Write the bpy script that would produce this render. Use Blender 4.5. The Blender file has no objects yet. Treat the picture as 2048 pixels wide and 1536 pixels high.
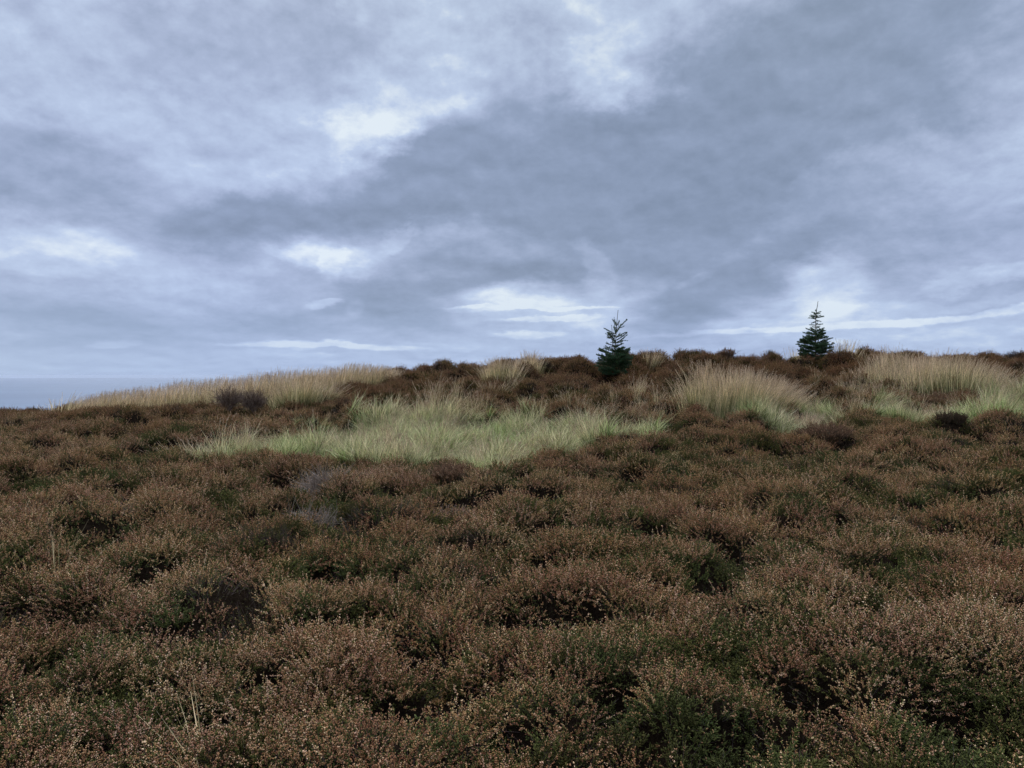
import bpy, math, random
import numpy as np
R = math.radians
rng = np.random.default_rng(11)
random.seed(5)
scene = bpy.context.scene
COL = scene.collection

# ------------------------------------------------------------------ camera
CZ = 1.6                                   # eye height above z = 0
F = 1538.0                                 # focal length in photo pixels (2048 wide)
HY = 750.0                                 # level line in the photo
cam_d = bpy.data.cameras.new('camera')
cam_d.sensor_width = 36.0
cam_d.lens = 36.0 * F / 2048.0
cam_d.clip_start = 0.05
cam_d.clip_end = 200000.0
cam = bpy.data.objects.new('camera', cam_d)
COL.objects.link(cam)
cam.location = (0, 0, CZ)
cam.rotation_euler = (math.pi / 2 - math.atan((768.0 - HY) / F), 0, 0)
scene.camera = cam

# ------------------------------------------------------------------ view, world, sun
scene.view_settings.view_transform = 'Standard'
scene.view_settings.look = 'None'
scene.view_settings.gamma = 1.0
scene.view_settings.use_curve_mapping = False
scene.view_settings.exposure = 0.25
scene.cycles.max_bounces = 5
scene.cycles.diffuse_bounces = 3
scene.cycles.glossy_bounces = 2
scene.cycles.transmission_bounces = 2
scene.cycles.transparent_max_bounces = 4

SUN_EL, SUN_AZ = 38.0, -25.0               # azimuth from +Y, positive to the right


def lin(r, g, b):
    f = lambda c: ((c / 255 + 0.055) / 1.055) ** 2.4 if c > 10 else c / 255 / 12.92
    return (f(r), f(g), f(b), 1.0)


class NT:
    """Small helper to write node trees."""
    def __init__(s, tree):
        s.t = tree
        s.n = tree.nodes
        s.l = tree.links

    def node(s, typ, **kw):
        n = s.n.new(typ)
        for k, v in kw.items():
            setattr(n, k, v)
        return n

    def put(s, sock, v):
        if hasattr(v, 'is_output') or isinstance(v, bpy.types.NodeSocket):
            s.l.new(v, sock)
        else:
            sock.default_value = v

    def math(s, op, a, b=0.0, c=None, clamp=False):
        n = s.node('ShaderNodeMath', operation=op, use_clamp=clamp)
        s.put(n.inputs[0], a)
        s.put(n.inputs[1], b)
        if c is not None:
            s.put(n.inputs[2], c)
        return n.outputs[0]

    def vmath(s, op, a, b=(0, 0, 0)):
        n = s.node('ShaderNodeVectorMath', operation=op)
        s.put(n.inputs[0], a)
        s.put(n.inputs[1], b)
        return n.outputs[0]

    def noise(s, vec, scale, detail=4.0, rough=0.5, dist=0.0, out='Fac', dims='3D'):
        n = s.node('ShaderNodeTexNoise', noise_dimensions=dims)
        s.put(n.inputs['Vector'], vec)
        n.inputs['Scale'].default_value = scale
        n.inputs['Detail'].default_value = detail
        n.inputs['Roughness'].default_value = rough
        n.inputs['Distortion'].default_value = dist
        return n.outputs[out]

    def ramp(s, fac, stops, interp='LINEAR'):
        n = s.node('ShaderNodeValToRGB')
        cr = n.color_ramp
        cr.interpolation = interp
        while len(cr.elements) < len(stops):
            cr.elements.new(0.5)
        for e, (p, c) in zip(cr.elements, stops):
            e.position = p
            e.color = c if len(c) == 4 else (*c, 1)
        s.put(n.inputs[0], fac)
        return n.outputs[0]

    def mixc(s, fac, a, b, mode='MIX'):
        n = s.node('ShaderNodeMix', data_type='RGBA', blend_type=mode)
        s.put(n.inputs[0], fac)
        s.put(n.inputs[6], a)
        s.put(n.inputs[7], b)
        return n.outputs[2]

    def mr(s, v, a, b, c=0.0, d=1.0, interp='LINEAR'):
        n = s.node('ShaderNodeMapRange', interpolation_type=interp)
        s.put(n.inputs[0], v)
        for i, q in enumerate((a, b, c, d)):
            n.inputs[i + 1].default_value = q
        return n.outputs[0]


def sky_dir(px, py):
    """photo position -> (azimuth, elevation) of the cloud there."""
    x = (px - 1024.0) / F
    z = (HY - py) / F
    return math.atan2(x, 1.0), math.asin(z / math.sqrt(x * x + 1 + z * z))


# the clouds of that day: centre, half sizes (photo px), tilt, strength, warp
CLOUDS = [
    # big dark band
    (1080, 345, 480, 150, -10, -.46), (720, 395, 370, 85, -12, -.36), (1350, 330, 400, 200, -30, -.34),
    (1640, 220, 430, 240, -30, -.36), (1180, 420, 330, 90, 4, -.26), (1470, 430, 300, 110, -10, -.30),
    (1820, 60, 420, 180, -12, -.14), (1960, 200, 260, 130, 0, -.10), (480, 450, 190, 70, -14, -.26),
    # right side greys
    (1880, 470, 330, 120, -8, -.22), (2020, 580, 190, 40, -12, -.26), (1700, 500, 300, 70, -12, -.12),
    (1280, 560, 330, 60, 4, -.26), (1330, 640, 120, 56, -5, -.34), (1450, 580, 220, 60, -20, -.28),
    (1020, 525, 220, 70, 10, -.14), (870, 545, 200, 60, -8, -.34), (790, 605, 180, 60, 0, -.30),
    (600, 575, 200, 50, 10, -.24), (1100, 570, 160, 40, 4, -.16), (700, 650, 300, 36, 0, -.28),
    (330, 635, 330, 60, 4, -.22), (90, 650, 260, 50, 0, -.22), (240, 395, 300, 90, 8, -.20),
    (60, 360, 200, 70, 0, -.18), (480, 90, 360, 90, 0, -.16), (560, 60, 300, 60, 0, -.08),
    (480, 330, 120, 60, 20, -.04), (1480, 90, 260, 120, -30, -.12),
    # bright breaks
    (800, 190, 220, 110, -42, .30), (700, 290, 230, 70, -24, .20), (960, 150, 150, 50, -50, .12),
    (1195, 140, 80, 60, -40, .26), (1250, 60, 170, 110, -30, .12), (1090, 60, 180, 80, 0, .08),
    (1400, 210, 90, 40, -50, .18), (1440, 150, 60, 40, -50, .08), (40, 60, 190, 150, 0, .08),
    (310, 200, 60, 40, 0, .10), (625, 500, 46, 40, -30, .28), (668, 522, 40, 26, -60, .34), (700, 545, 50, 16, -20, .22), (560, 512, 40, 14, 20, .22), (790, 478, 44, 22, -40, .36),
    (720, 525, 70, 40, 0, .22), (950, 490, 150, 45, 10, .26), (520, 500, 150, 45, 0, .14),
    (630, 607, 40, 10, -6, .34), (700, 620, 24, 24, 0, .20), (60, 500, 170, 50, 0, .12), (250, 480, 120, 40, 0, .14),
    (240, 560, 300, 70, 5, .08), (1050, 628, 230, 50, 0, .16), (700, 300, 120, 60, -40, .10), (1190, 550, 40, 70, -30, .26), (1070, 590, 170, 34, -3, .40),
    (1060, 622, 190, 6, -1, .42), (1100, 645, 120, 8, -4, .36), (1060, 672, 90, 7, 0, .30), (940, 628, 70, 8, 0, .2),
    (650, 692, 220, 6, 0, .50), (230, 687, 50, 7, -3, .34), (600, 705, 130, 14, 0, .18), (860, 690, 120, 10, 0, .16),
    (1660, 570, 90, 60, -35, .42), (1590, 550, 60, 26, 0, .24), (1400, 556, 50, 14, -20, .20), (1280, 615, 70, 36, -10, .30),
    (1240, 660, 130, 30, 0, .14), (1640, 645, 260, 14, 0, .22), (1500, 664, 220, 7, -2, .34), (1850, 640, 300, 8, -2, .36),
    (1800, 618, 260, 12, 0, .18), (2010, 545, 130, 22, -16, .30), (1960, 570, 120, 16, -12, .22), (1800, 672, 380, 20, 0, .14),
    (2030, 130, 120, 120, -50, .16), (1930, 190, 130, 50, -50, .10), (1780, 350, 260, 60, -18, .18), (2000, 320, 190, 60, -18, .18),
    (1640, 400, 180, 40, -24, .12), (1530, 500, 130, 40, -30, .14),
    # small puffs low over the horizon
    (660, 702, 36, 7, 0, -.22), (618, 706, 22, 5, 0, -.16), (560, 703, 36, 6, 0, -.14), (1010, 660, 60, 10, 0, -.14),
]


def build_world():
    w = bpy.data.worlds.new("World")
    scene.world = w
    w.use_nodes = True
    t = NT(w.node_tree)
    t.n.clear()
    out = t.node('ShaderNodeOutputWorld')
    bg = t.node('ShaderNodeBackground')
    bg.inputs['Strength'].default_value = 0.10
    t.l.new(bg.outputs[0], out.inputs[0])
    sky = t.node('ShaderNodeTexSky', sky_type='NISHITA')
    sky.sun_disc = False
    sky.sun_elevation = R(SUN_EL)
    sky.sun_rotation = R(SUN_AZ)
    tc = t.node('ShaderNodeTexCoord')
    d = tc.outputs['Generated']
    sep = t.node('ShaderNodeSeparateXYZ')
    t.l.new(d, sep.inputs[0])
    X, Y, Z = sep.outputs
    az = t.math('ARCTAN2', X, Y)
    el = t.math('ARCSINE', Z)
    comb = t.node('ShaderNodeCombineXYZ')
    t.l.new(az, comb.inputs[0])
    t.l.new(el, comb.inputs[1])
    flat = comb.outputs[0]
    # cloud coordinates all round the horizon, squeezed towards it as a cloud layer is
    hz = t.math('SQRT', t.math('ADD', t.math('MULTIPLY', X, X), t.math('ADD', t.math('MULTIPLY', Y, Y), 1e-5)))
    elp = t.math('MAXIMUM', el, 0.0)
    squeeze = t.math('MULTIPLY', t.math('LOGARITHM', t.math('ADD', elp, 0.035), math.e), 0.16)
    lay = t.node('ShaderNodeCombineXYZ')
    t.l.new(t.math('DIVIDE', X, hz), lay.inputs[0])
    t.l.new(t.math('DIVIDE', Y, hz), lay.inputs[1])
    t.l.new(t.math('ADD', t.math('MULTIPLY', elp, 1.15), squeeze), lay.inputs[2])
    layer = lay.outputs[0]
    # ragged edges: displace the lookup by noise
    wn = t.noise(layer, 4.5, 8.0, 0.62, 0.1, out='Color')
    wv = t.vmath('SUBTRACT', wn, (0.5, 0.5, 0.5))
    sc = t.node('ShaderNodeVectorMath', operation='MULTIPLY')
    t.l.new(wv, sc.inputs[0])
    sc.inputs[1].default_value = (0.26, 0.20, 0.0)
    # less displacement close to the horizon
    damp = t.mr(el, 0.02, 0.30, 0.10, 1.0)
    sc2 = t.node('ShaderNodeVectorMath', operation='SCALE')
    t.l.new(sc.outputs[0], sc2.inputs[0])
    t.l.new(damp, sc2.inputs['Scale'])
    pos = t.vmath('ADD', flat, sc2.outputs[0])
    acc = None
    for (px, py, a, b, tilt, k) in CLOUDS:
        ca, ce = sky_dir(px, py)
        m = t.node('ShaderNodeMapping', vector_type='TEXTURE')
        m.inputs['Location'].default_value = (ca, ce, 0)
        m.inputs['Rotation'].default_value = (0, 0, R(-tilt))
        m.inputs['Scale'].default_value = (1.15 * a / F, 1.15 * b / F, 1)
        t.l.new(pos, m.inputs[0])
        g = t.node('ShaderNodeTexGradient', gradient_type='SPHERICAL')
        t.l.new(m.outputs[0], g.inputs[0])
        gg = t.mr(g.outputs['Fac'], 0.0, 0.55, 0.0, k * (0.74 if k < 0 else 0.78 if py > 545 else 0.54), 'SMOOTHSTEP')
        acc = gg if acc is None else t.math('ADD', acc, gg)
    acc = t.math('MAXIMUM', t.math('MINIMUM', acc, 0.36), -0.48)
    # billowing detail, lit from above: the same noise a little higher up is subtracted
    shift = t.vmath('ADD', layer, (0.006, 0.0, 0.022))
    a1, a2 = (t.noise(q, 6.5, 8.0, 0.60, 0.1) for q in (layer, shift))
    b1, b2 = (t.noise(q, 20.0, 6.0, 0.60, 0.1) for q in (layer, shift))
    relief = t.math('ADD', t.math('MULTIPLY', t.math('SUBTRACT', a1, a2), 0.95), t.math('MULTIPLY', t.math('SUBTRACT', b1, b2), 0.26))
    n1 = t.math('SUBTRACT', t.noise(layer, 2.6, 5.0, 0.55, 0.25), 0.5)
    n2 = t.math('SUBTRACT', a1, 0.5)
    n3 = t.math('SUBTRACT', b1, 0.5)
    # thick grey cloud shows less detail than its broken edges
    calm = t.mr(acc, -0.38, 0.05, 0.80, 1.05)
    det = t.math('ADD', t.math('MULTIPLY', n2, 0.34), t.math('MULTIPLY', n3, 0.16))
    det = t.math('ADD', det, relief)
    det = t.math('MULTIPLY', det, calm)
    s = t.math('ADD', 0.61, acc)
    s = t.math('ADD', s, t.math('MULTIPLY', n1, 0.20))
    s = t.math('ADD', s, det)
    # overhead and behind: plain broken overcast in the same colours, before the overhead boost
    col = t.ramp(s, [(0.0, lin(130, 147, 174)), (0.25, lin(147, 164, 194)), (0.5, lin(169, 185, 216)),
                     (0.75, lin(189, 207, 236)), (1.0, lin(226, 239, 250))])
    # bluer, clearer air low down
    low = t.mr(el, 0.0, 0.14, 1.0, 0.0, 'SMOOTHSTEP')
    azf = t.mr(az, -0.5, 0.35, 1.0, 0.5)
    lowf = t.math('MULTIPLY', low, azf)
    col = t.mixc(t.math('MULTIPLY', lowf, 0.55), col, lin(164, 190, 224))
    # faint lavender in the upper left
    warm = t.mixc(t.mr(t.noise(layer, 0.9, 2.0), 0.35, 0.7), lin(252, 251, 255), lin(255, 252, 246))
    col = t.mixc(1.0, col, warm, 'MULTIPLY')
    # below the horizon the world only has to be dark ground-like
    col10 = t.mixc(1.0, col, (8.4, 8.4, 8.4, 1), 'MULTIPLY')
    # sky above the view boosted, added brightness to light the ground
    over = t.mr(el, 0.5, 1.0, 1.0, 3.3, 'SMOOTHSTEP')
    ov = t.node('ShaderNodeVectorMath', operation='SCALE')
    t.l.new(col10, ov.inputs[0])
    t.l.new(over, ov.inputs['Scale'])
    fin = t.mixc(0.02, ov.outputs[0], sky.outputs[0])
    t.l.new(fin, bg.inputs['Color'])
    w.cycles.sampling_method = 'MANUAL'
    w.cycles.sample_map_resolution = 512


build_world()
sd = bpy.data.lights.new('sun', 'SUN')
sd.energy = 1.5
sd.angle = R(11)
sd.color = (1.0, 0.93, 0.84)
sun = bpy.data.objects.new('sun', sd)
COL.objects.link(sun)
# lamp looks along its -Z: from the sun towards the scene
sun.rotation_euler = (math.pi / 2 - R(SUN_EL), 0, math.pi - R(SUN_AZ))


# ------------------------------------------------------------------ tags
def tag(o, label=None, cat=None, group=None, kind=None):
    if label: o['label'] = label
    if cat: o['category'] = cat
    if group: o['group'] = group
    if kind: o['kind'] = kind
    return o


def empty(name, loc):
    o = bpy.data.objects.new(name, None)
    o.empty_display_size = 0.2
    COL.objects.link(o)
    o.location = loc
    return o


# ------------------------------------------------------------------ terrain height field
U = np.array([-300, 0, 350, 700, 1050, 1400, 1750, 2048, 2350.0])
DD = [-4, 1, 2.5, 4, 6, 8, 10, 12, 14, 16, 18, 19.5, 22, 26, 34]
rowsZ = []
for d in DD:
    if d <= 6:
        z = {-4: -1.22, 1: -1.22, 2.5: -1.19, 4: -1.14, 6: -1.06}[d]
        rowsZ.append(np.full(9, z))
    else:
        py = {8: [930] * 9,
              10: [882, 882, 885, 885, 885, 880, 875, 868, 860],
              12: [852, 852, 850, 840, 835, 830, 825, 815, 810],
              14: [836, 836, 829, 805, 793, 793, 783, 773, 768],
              16: [829, 829, 817, 775, 752, 752, 742, 738, 735],
              18: [826, 826, 812, 749, 722, 714, 710, 710, 710]}.get(d)
        if py is not None:
            rowsZ.append((HY - np.array(py, float)) / F * d)
        else:
            base = (HY - np.array([826, 826, 812, 749, 722, 714, 710, 710, 710], float)) / F * 18
            rowsZ.append(base - {19.5: 0.02, 22: 0.5, 26: 1.7, 34: 5.0}[d])
TZ = np.array(rowsZ)
GX0, GX1, GY0, GY1, RES = -22.0, 22.0, -3.0, 26.0, 0.04
NX, NY = int((GX1 - GX0) / RES) + 1, int((GY1 - GY0) / RES) + 1
gx = GX0 + RES * np.arange(NX)
gy = GY0 + RES * np.arange(NY)
XX, YY = np.meshgrid(gx, gy)


def table_z(x, y):
    yy = np.clip(y, -4, 34)
    u = np.clip(1024 + F * x / np.maximum(y, 3.0), U[0], U[-1])
    iu = np.clip(np.searchsorted(U, u) - 1, 0, len(U) - 2)
    fu = (u - U[iu]) / (U[iu + 1] - U[iu])
    dd = np.array(DD, float)
    iy = np.clip(np.searchsorted(dd, yy) - 1, 0, len(dd) - 2)
    fy = (yy - dd[iy]) / (dd[iy + 1] - dd[iy])
    a = TZ[iy, iu] * (1 - fu) + TZ[iy, iu + 1] * fu
    b = TZ[iy + 1, iu] * (1 - fu) + TZ[iy + 1, iu + 1] * fu
    return a * (1 - fy) + b * fy + CZ


def blur(a, r):
    k = int(round(r / RES))
    for ax in (0, 1):
        for _ in range(2):
            p = np.pad(a, [(k, k) if i == ax else (0, 0) for i in (0, 1)], mode='edge')
            c = np.cumsum(p, axis=ax, dtype=np.float64)
            c = np.concatenate([np.zeros_like(np.take(c, [0], axis=ax)), c], axis=ax)
            n = a.shape[ax]
            w = 2 * k + 1
            hi = np.take(c, np.arange(w, w + n), axis=ax)
            lo = np.take(c, np.arange(0, n), axis=ax)
            a = (hi - lo) / w
    return a


BASE = blur(table_z(XX, YY), 0.35)          # top of the low vegetation


def vnoise(x, y, scale, seed, octs=3):
    """value noise in numpy, 0..1"""
    r = np.random.default_rng(seed)
    tab = r.random((256, 256))
    out = np.zeros_like(x, dtype=float)
    amp, tot = 1.0, 0.0
    for o in range(octs):
        u = x * scale * 2 ** o + 37.3 * o + 1000
        v = y * scale * 2 ** o + 11.7 * o + 1000
        iu, iv = np.floor(u).astype(int), np.floor(v).astype(int)
        fu, fv = u - iu, v - iv
        fu, fv = fu * fu * (3 - 2 * fu), fv * fv * (3 - 2 * fv)
        g = lambda a, b: tab[a & 255, b & 255]
        n = (g(iu, iv) * (1 - fu) + g(iu + 1, iv) * fu) * (1 - fv) + (g(iu, iv + 1) * (1 - fu) + g(iu + 1, iv + 1) * fu) * fv
        out += n * amp
        tot += amp
        amp *= 0.5
    return out / tot


def sample(G, x, y):
    x, y = np.asarray(x, float), np.asarray(y, float)
    fx = np.clip((x - GX0) / RES, 0, NX - 1.001)
    fy = np.clip((y - GY0) / RES, 0, NY - 1.001)
    ix, iy = fx.astype(int), fy.astype(int)
    tx, ty = fx - ix, fy - iy
    return (G[iy, ix] * (1 - tx) + G[iy, ix + 1] * tx) * (1 - ty) + (G[iy + 1, ix] * (1 - tx) + G[iy + 1, ix + 1] * tx) * ty


def hit(px, py, G=None):
    """where the line of sight through a photo pixel meets the moor"""
    G = BASE if G is None else G
    d = np.linspace(1.3, 21, 3000)
    x = (px - 1024) / F * d
    z = CZ + (HY - py) / F * d
    g = sample(G, x, d)
    i = np.argmax(z <= g) if np.any(z <= g) else np.argmin(z - g)
    return float(x[i]), float(d[i])


def in_poly(poly, px, py):
    inside = np.zeros(px.shape, bool)
    n = len(poly)
    for i in range(n):
        x1, y1 = poly[i]
        x2, y2 = poly[(i + 1) % n]
        c = ((y1 > py) != (y2 > py)) & (px < (x2 - x1) * (py - y1) / ((y2 - y1) or 1e-9) + x1)
        inside ^= c
    return inside


# where grass grows, drawn on the ground
POLYS = [[(370, 896), (430, 880), (560, 871), (640, 860), (690, 842), (780, 830), (900, 824), (1050, 826), (1120, 846), (1290, 840),
          (1340, 838), (1300, 850), (1180, 866), (1100, 882), (1030, 902), (960, 914), (860, 896), (800, 908), (700, 894), (560, 896)],
         [(1550, 842), (1570, 818), (1640, 812), (1670, 822), (1620, 846), (1580, 856)],
         [(1690, 816), (1760, 804), (1850, 800), (1930, 810), (1990, 800), (2000, 775), (2080, 752), (2350, 740), (2350, 880), (2060, 846),
          (1960, 828), (1880, 826), (1800, 816)]]
PW = []
for p in POLYS:
    PW.append([hit(a, b) for a, b in p])
wx = (vnoise(XX, YY, 2.2, 3, 4) - .5) * 0.9
wy = (vnoise(XX, YY, 2.2, 4, 4) - .5) * 0.9
GRASS = np.zeros(XX.shape, bool)
for p in PW:
    GRASS |= in_poly(p, XX + wx, YY + wy)
GRASS &= vnoise(XX, YY, 1.5, 71, 3) < .69      # islands of heather in the grass
GRASSF = blur(GRASS.astype(float), 0.12)

# heather cushions
HUM = np.zeros(XX.shape)
hr = np.random.default_rng(21)
nd = 13000
hx = hr.uniform(-20, 20, nd)
hy_ = hr.uniform(0.3, 20.5, nd)
for i in range(nd):
    x, y = hx[i], hy_[i]
    if abs(x) > 0.9 * y + 2.5:
        continue
    far = min(1.0, max(0.0, (y - 9) / 6))
    r = (0.09 + 0.34 * hr.random() ** (1.8 + 1.2 * far)) * (1 + 0.10 * far)
    h = r * hr.uniform(0.2, 0.95) + 0.10 * far * hr.random()
    el_ = hr.uniform(0.7, 1.3)
    k = int(r * 1.4 / RES) + 1
    cx, cy = int((x - GX0) / RES), int((y - GY0) / RES)
    a0, a1, b0, b1 = max(cy - k, 0), min(cy + k, NY), max(cx - k, 0), min(cx + k, NX)
    if a0 >= a1 or b0 >= b1:
        continue
    dx = (XX[a0:a1, b0:b1] - x) * el_
    dy = (YY[a0:a1, b0:b1] - y) / el_
    q = 1 - (dx * dx + dy * dy) / (r * r)
    dome = h * np.sqrt(np.maximum(q, 0))
    HUM[a0:a1, b0:b1] = np.maximum(HUM[a0:a1, b0:b1], dome)
HUM = (HUM - blur(HUM, 0.9)) * (0.66 + 0.40 * np.clip((YY - 6) / 6, 0, 1)) * (1 - 0.5 * np.clip((YY - 14) / 2, 0, 1) * np.clip((-0.08 * YY - XX) / 2, 0, 1))
big = (vnoise(XX, YY, 0.55, 9, 2) - .5) * 0.16
ROUGH = (vnoise(XX, YY, 5.0, 8, 4) - .5) * 0.15
# hollows between the bushes seen in the photo
PITS = [(290, 1130, .16, .30), (320, 1110, .10, .24), (440, 1140, .10, .24), (530, 1300, .10, .26), (395, 1365, .08, .22), (970, 1330, .10, .24),
        (1040, 1200, .16, .18), (1150, 1205, .14, .20), (800, 1235, .10, .2), (1870, 1370, .13, .26), (1500, 1400, .13, .22), (1900, 985, .12, .26),
        (500, 1010, .22, .24), (1660, 1290, .08, .2), (1390, 1150, .10, .16), (780, 1350, .08, .2), (90, 1200, .16, .18),
        (560, 820, .5, .20), (1640, 1035, .16, .2), (700, 1055, .14, .2), (1130, 1040, .14, .2), (1740, 1230, .12, .2), (1320, 880, .2, .2),
        (1100, 1440, .06, .18), (1270, 1490, .06, .18), (180, 1440, .07, .18), (1700, 870, .25, .22), (160, 930, .25, .22), (900, 1020, .2, .2)]
PIT = 0.20 * np.clip((vnoise(XX, YY, 2.6, 15, 3) - .62) / .10, 0, 1)
for (px, py, r, dep) in PITS:
    x, y = hit(px, py)
    q = ((XX - x) / (r * 1.5)) ** 2 + ((YY - y) / (r * 1.1)) ** 2
    PIT = np.maximum(PIT, dep * np.exp(-q * q))
CAN = BASE + big * np.clip((YY - 1) / 4, 0.3, 1) + HUM - 0.09 + ROUGH - PIT
CAN = CAN * (1 - GRASSF) + (BASE - 0.34 + ROUGH * 0.6) * GRASSF
GROUND = blur(BASE + big * np.clip((YY - 1) / 4, 0.3, 1), 0.2) - 0.42
GROUND = np.where(GRASS, np.minimum(GROUND, CAN - 0.02), GROUND)
gzy, gzx = np.gradient(blur(CAN, 0.05), RES)


# ------------------------------------------------------------------ mesh helper
def mesh_from(name, V, faces=None, tris=None, quads=None, attrs=None, mats=(), midx=None, smooth=False):
    """numpy arrays -> mesh; faces given as tris (n,3) and/or quads (n,4)"""
    me = bpy.data.meshes.new(name)
    V = np.asarray(V, np.float32)
    loops, starts, cnt = [], [], 0
    if tris is not None and len(tris):
        loops.append(tris.reshape(-1))
        starts.append(np.arange(len(tris)) * 3 + cnt)
        cnt += tris.size
    if quads is not None and len(quads):
        loops.append(quads.reshape(-1))
        starts.append(np.arange(len(quads)) * 4 + cnt)
        cnt += quads.size
    me.vertices.add(len(V))
    me.vertices.foreach_set('co', V.reshape(-1))
    if cnt:
        L = np.concatenate(loops).astype(np.int32)
        S = np.concatenate(starts).astype(np.int32)
        me.loops.add(cnt)
        me.loops.foreach_set('vertex_index', L)
        me.polygons.add(len(S))
        me.polygons.foreach_set('loop_start', S)
        if midx is not None:
            me.polygons.foreach_set('material_index', np.asarray(midx, np.int32))
        if smooth:
            me.polygons.foreach_set('use_smooth', np.ones(len(S), bool))
    for m in mats:
        me.materials.append(m)
    me.update(calc_edges=True)
    me.validate()
    for k, (typ, arr) in (attrs or {}).items():
        a = me.attributes.new(k, typ, 'POINT')
        a.data.foreach_set('vector' if typ == 'FLOAT_VECTOR' else 'value', np.asarray(arr, np.float32 if typ != 'INT' else np.int32).reshape(-1))
    return me


def link(name, me, parent=None, loc=None):
    o = bpy.data.objects.new(name, me)
    COL.objects.link(o)
    if parent is not None:
        o.parent = parent
    if loc is not None:
        o.location = loc
    return o


# ------------------------------------------------------------------ materials
def base_mat(name, rough=0.8, spec=0.25):
    m = bpy.data.materials.new(name)
    m.use_nodes = True
    t = NT(m.node_tree)
    b = [n for n in t.n if n.type == 'BSDF_PRINCIPLED'][0]
    b.inputs['Roughness'].default_value = rough
    b.inputs['Specular IOR Level'].default_value = spec
    return m, t, b


def attr(t, name, typ='GEOMETRY', out='Fac'):
    a = t.node('ShaderNodeAttribute', attribute_name=name, attribute_type=typ)
    return a.outputs[out]


def wpos(t):
    return t.node('ShaderNodeNewGeometry').outputs['Position']


def plant_mat(name, stops, patch, patch_scale=1.1, inst=False, rough=0.75, trans=0.0, far=None, age=False):
    """colour varies by piece (attribute v), by plant and from patch to patch"""
    m, t, b = base_mat(name, rough, 0.06)
    v = attr(t, 'v')
    p = wpos(t)
    n = t.noise(p, patch_scale, 3.0, 0.55)
    n = t.mr(n, 0.32, 0.68)
    c = t.ramp(v, stops)
    c = t.mixc(t.math('MULTIPLY', n, 0.85), c, patch, 'MULTIPLY')
    if age:                                 # older rusty stands beside paler younger ones
        n2 = t.mr(t.noise(p, 0.85, 4.0, 0.6), 0.38, 0.62)
        c = t.mixc(1.0, c, t.mixc(n2, (0.93, 0.80, 0.68, 1), (1.12, 1.10, 1.08, 1)), 'MULTIPLY')
    if inst:
        rn = t.node('ShaderNodeObjectInfo').outputs['Random']
        hsv = t.node('ShaderNodeHueSaturation')
        t.put(hsv.inputs['Hue'], t.mr(rn, 0, 1, 0.485, 0.515))
        t.put(hsv.inputs['Value'], t.mr(rn, 0, 1, 0.78, 1.22))
        t.l.new(c, hsv.inputs['Color'])
        c = hsv.outputs[0]
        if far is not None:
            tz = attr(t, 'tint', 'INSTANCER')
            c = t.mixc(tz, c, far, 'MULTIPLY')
    t.l.new(c, b.inputs['Base Color'])
    if trans:
        out = [x for x in t.n if x.type == 'OUTPUT_MATERIAL'][0]
        tr = t.node('ShaderNodeBsdfTranslucent')
        t.l.new(c, tr.inputs[0])
        mx = t.node('ShaderNodeMixShader')
        mx.inputs[0].default_value = trans
        t.l.new(b.outputs[0], mx.inputs[1])
        t.l.new(tr.outputs[0], mx.inputs[2])
        t.l.new(mx.outputs[0], out.inputs[0])
    return m


M_floret = plant_mat('dry_heather_bells', [(0, (.18, .078, .032)), (.35, (.38, .200, .098)), (.7, (.62, .385, .215)), (1, (.92, .70, .49))],
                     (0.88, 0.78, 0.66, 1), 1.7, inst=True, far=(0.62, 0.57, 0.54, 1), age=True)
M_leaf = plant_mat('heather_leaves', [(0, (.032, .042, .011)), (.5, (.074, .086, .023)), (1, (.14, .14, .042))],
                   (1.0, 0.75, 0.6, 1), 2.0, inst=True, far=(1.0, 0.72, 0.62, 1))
M_twig = plant_mat('heather_twigs', [(0, (.035, .022, .018)), (.6, (.09, .06, .048)), (1, (.17, .13, .11))],
                   (0.8, 0.7, 0.7, 1), 2.0, inst=True)
M_dead = plant_mat('dead_heather_twigs', [(0, (.11, .085, .06)), (.6, (.29, .23, .165)), (1, (.48, .395, .29))],
                   (0.8, 0.75, 0.8, 1), 5.0)
M_dark = plant_mat('dark_heather_twigs', [(0, (.035, .024, .015)), (.6, (.085, .058, .036)), (1, (.15, .11, .07))],
                   (0.8, 0.7, 0.75, 1), 5.0)


def grass_mat(name, low, high, tip, amt=0.8):
    """blade colour runs from the base (h = 0) to the tip (h = 1)"""
    m, t, b = base_mat(name, 0.65, 0.10)
    h = attr(t, 'h')
    v = attr(t, 'v')
    p = wpos(t)
    n = t.mr(t.noise(p, 1.5, 3.0), 0.35, 0.65)
    hh = t.math('ADD', h, t.math('MULTIPLY', t.math('SUBTRACT', v, 0.5), 0.5))
    c = t.ramp(hh, [(0.0, low), (0.5, high), (1.0, tip)])
    c2 = t.mixc(1.0, c, (0.80, 0.96, 0.74, 1), 'MULTIPLY')
    c = t.mixc(t.math('MULTIPLY', n, amt), c, c2)
    hsv = t.node('ShaderNodeHueSaturation')
    t.put(hsv.inputs['Value'], t.mr(v, 0, 1, 0.42, 1.5))
    t.l.new(c, hsv.inputs['Color'])
    c = hsv.outputs[0]
    t.l.new(c, b.inputs['Base Color'])
    out = [x for x in t.n if x.type == 'OUTPUT_MATERIAL'][0]
    tr = t.node('ShaderNodeBsdfTranslucent')
    t.l.new(c, tr.inputs[0])
    mx = t.node('ShaderNodeMixShader')
    mx.inputs[0].default_value = 0.35
    t.l.new(b.outputs[0], mx.inputs[1])
    t.l.new(tr.outputs[0], mx.inputs[2])
    t.l.new(mx.outputs[0], out.inputs[0])
    return m


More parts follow.
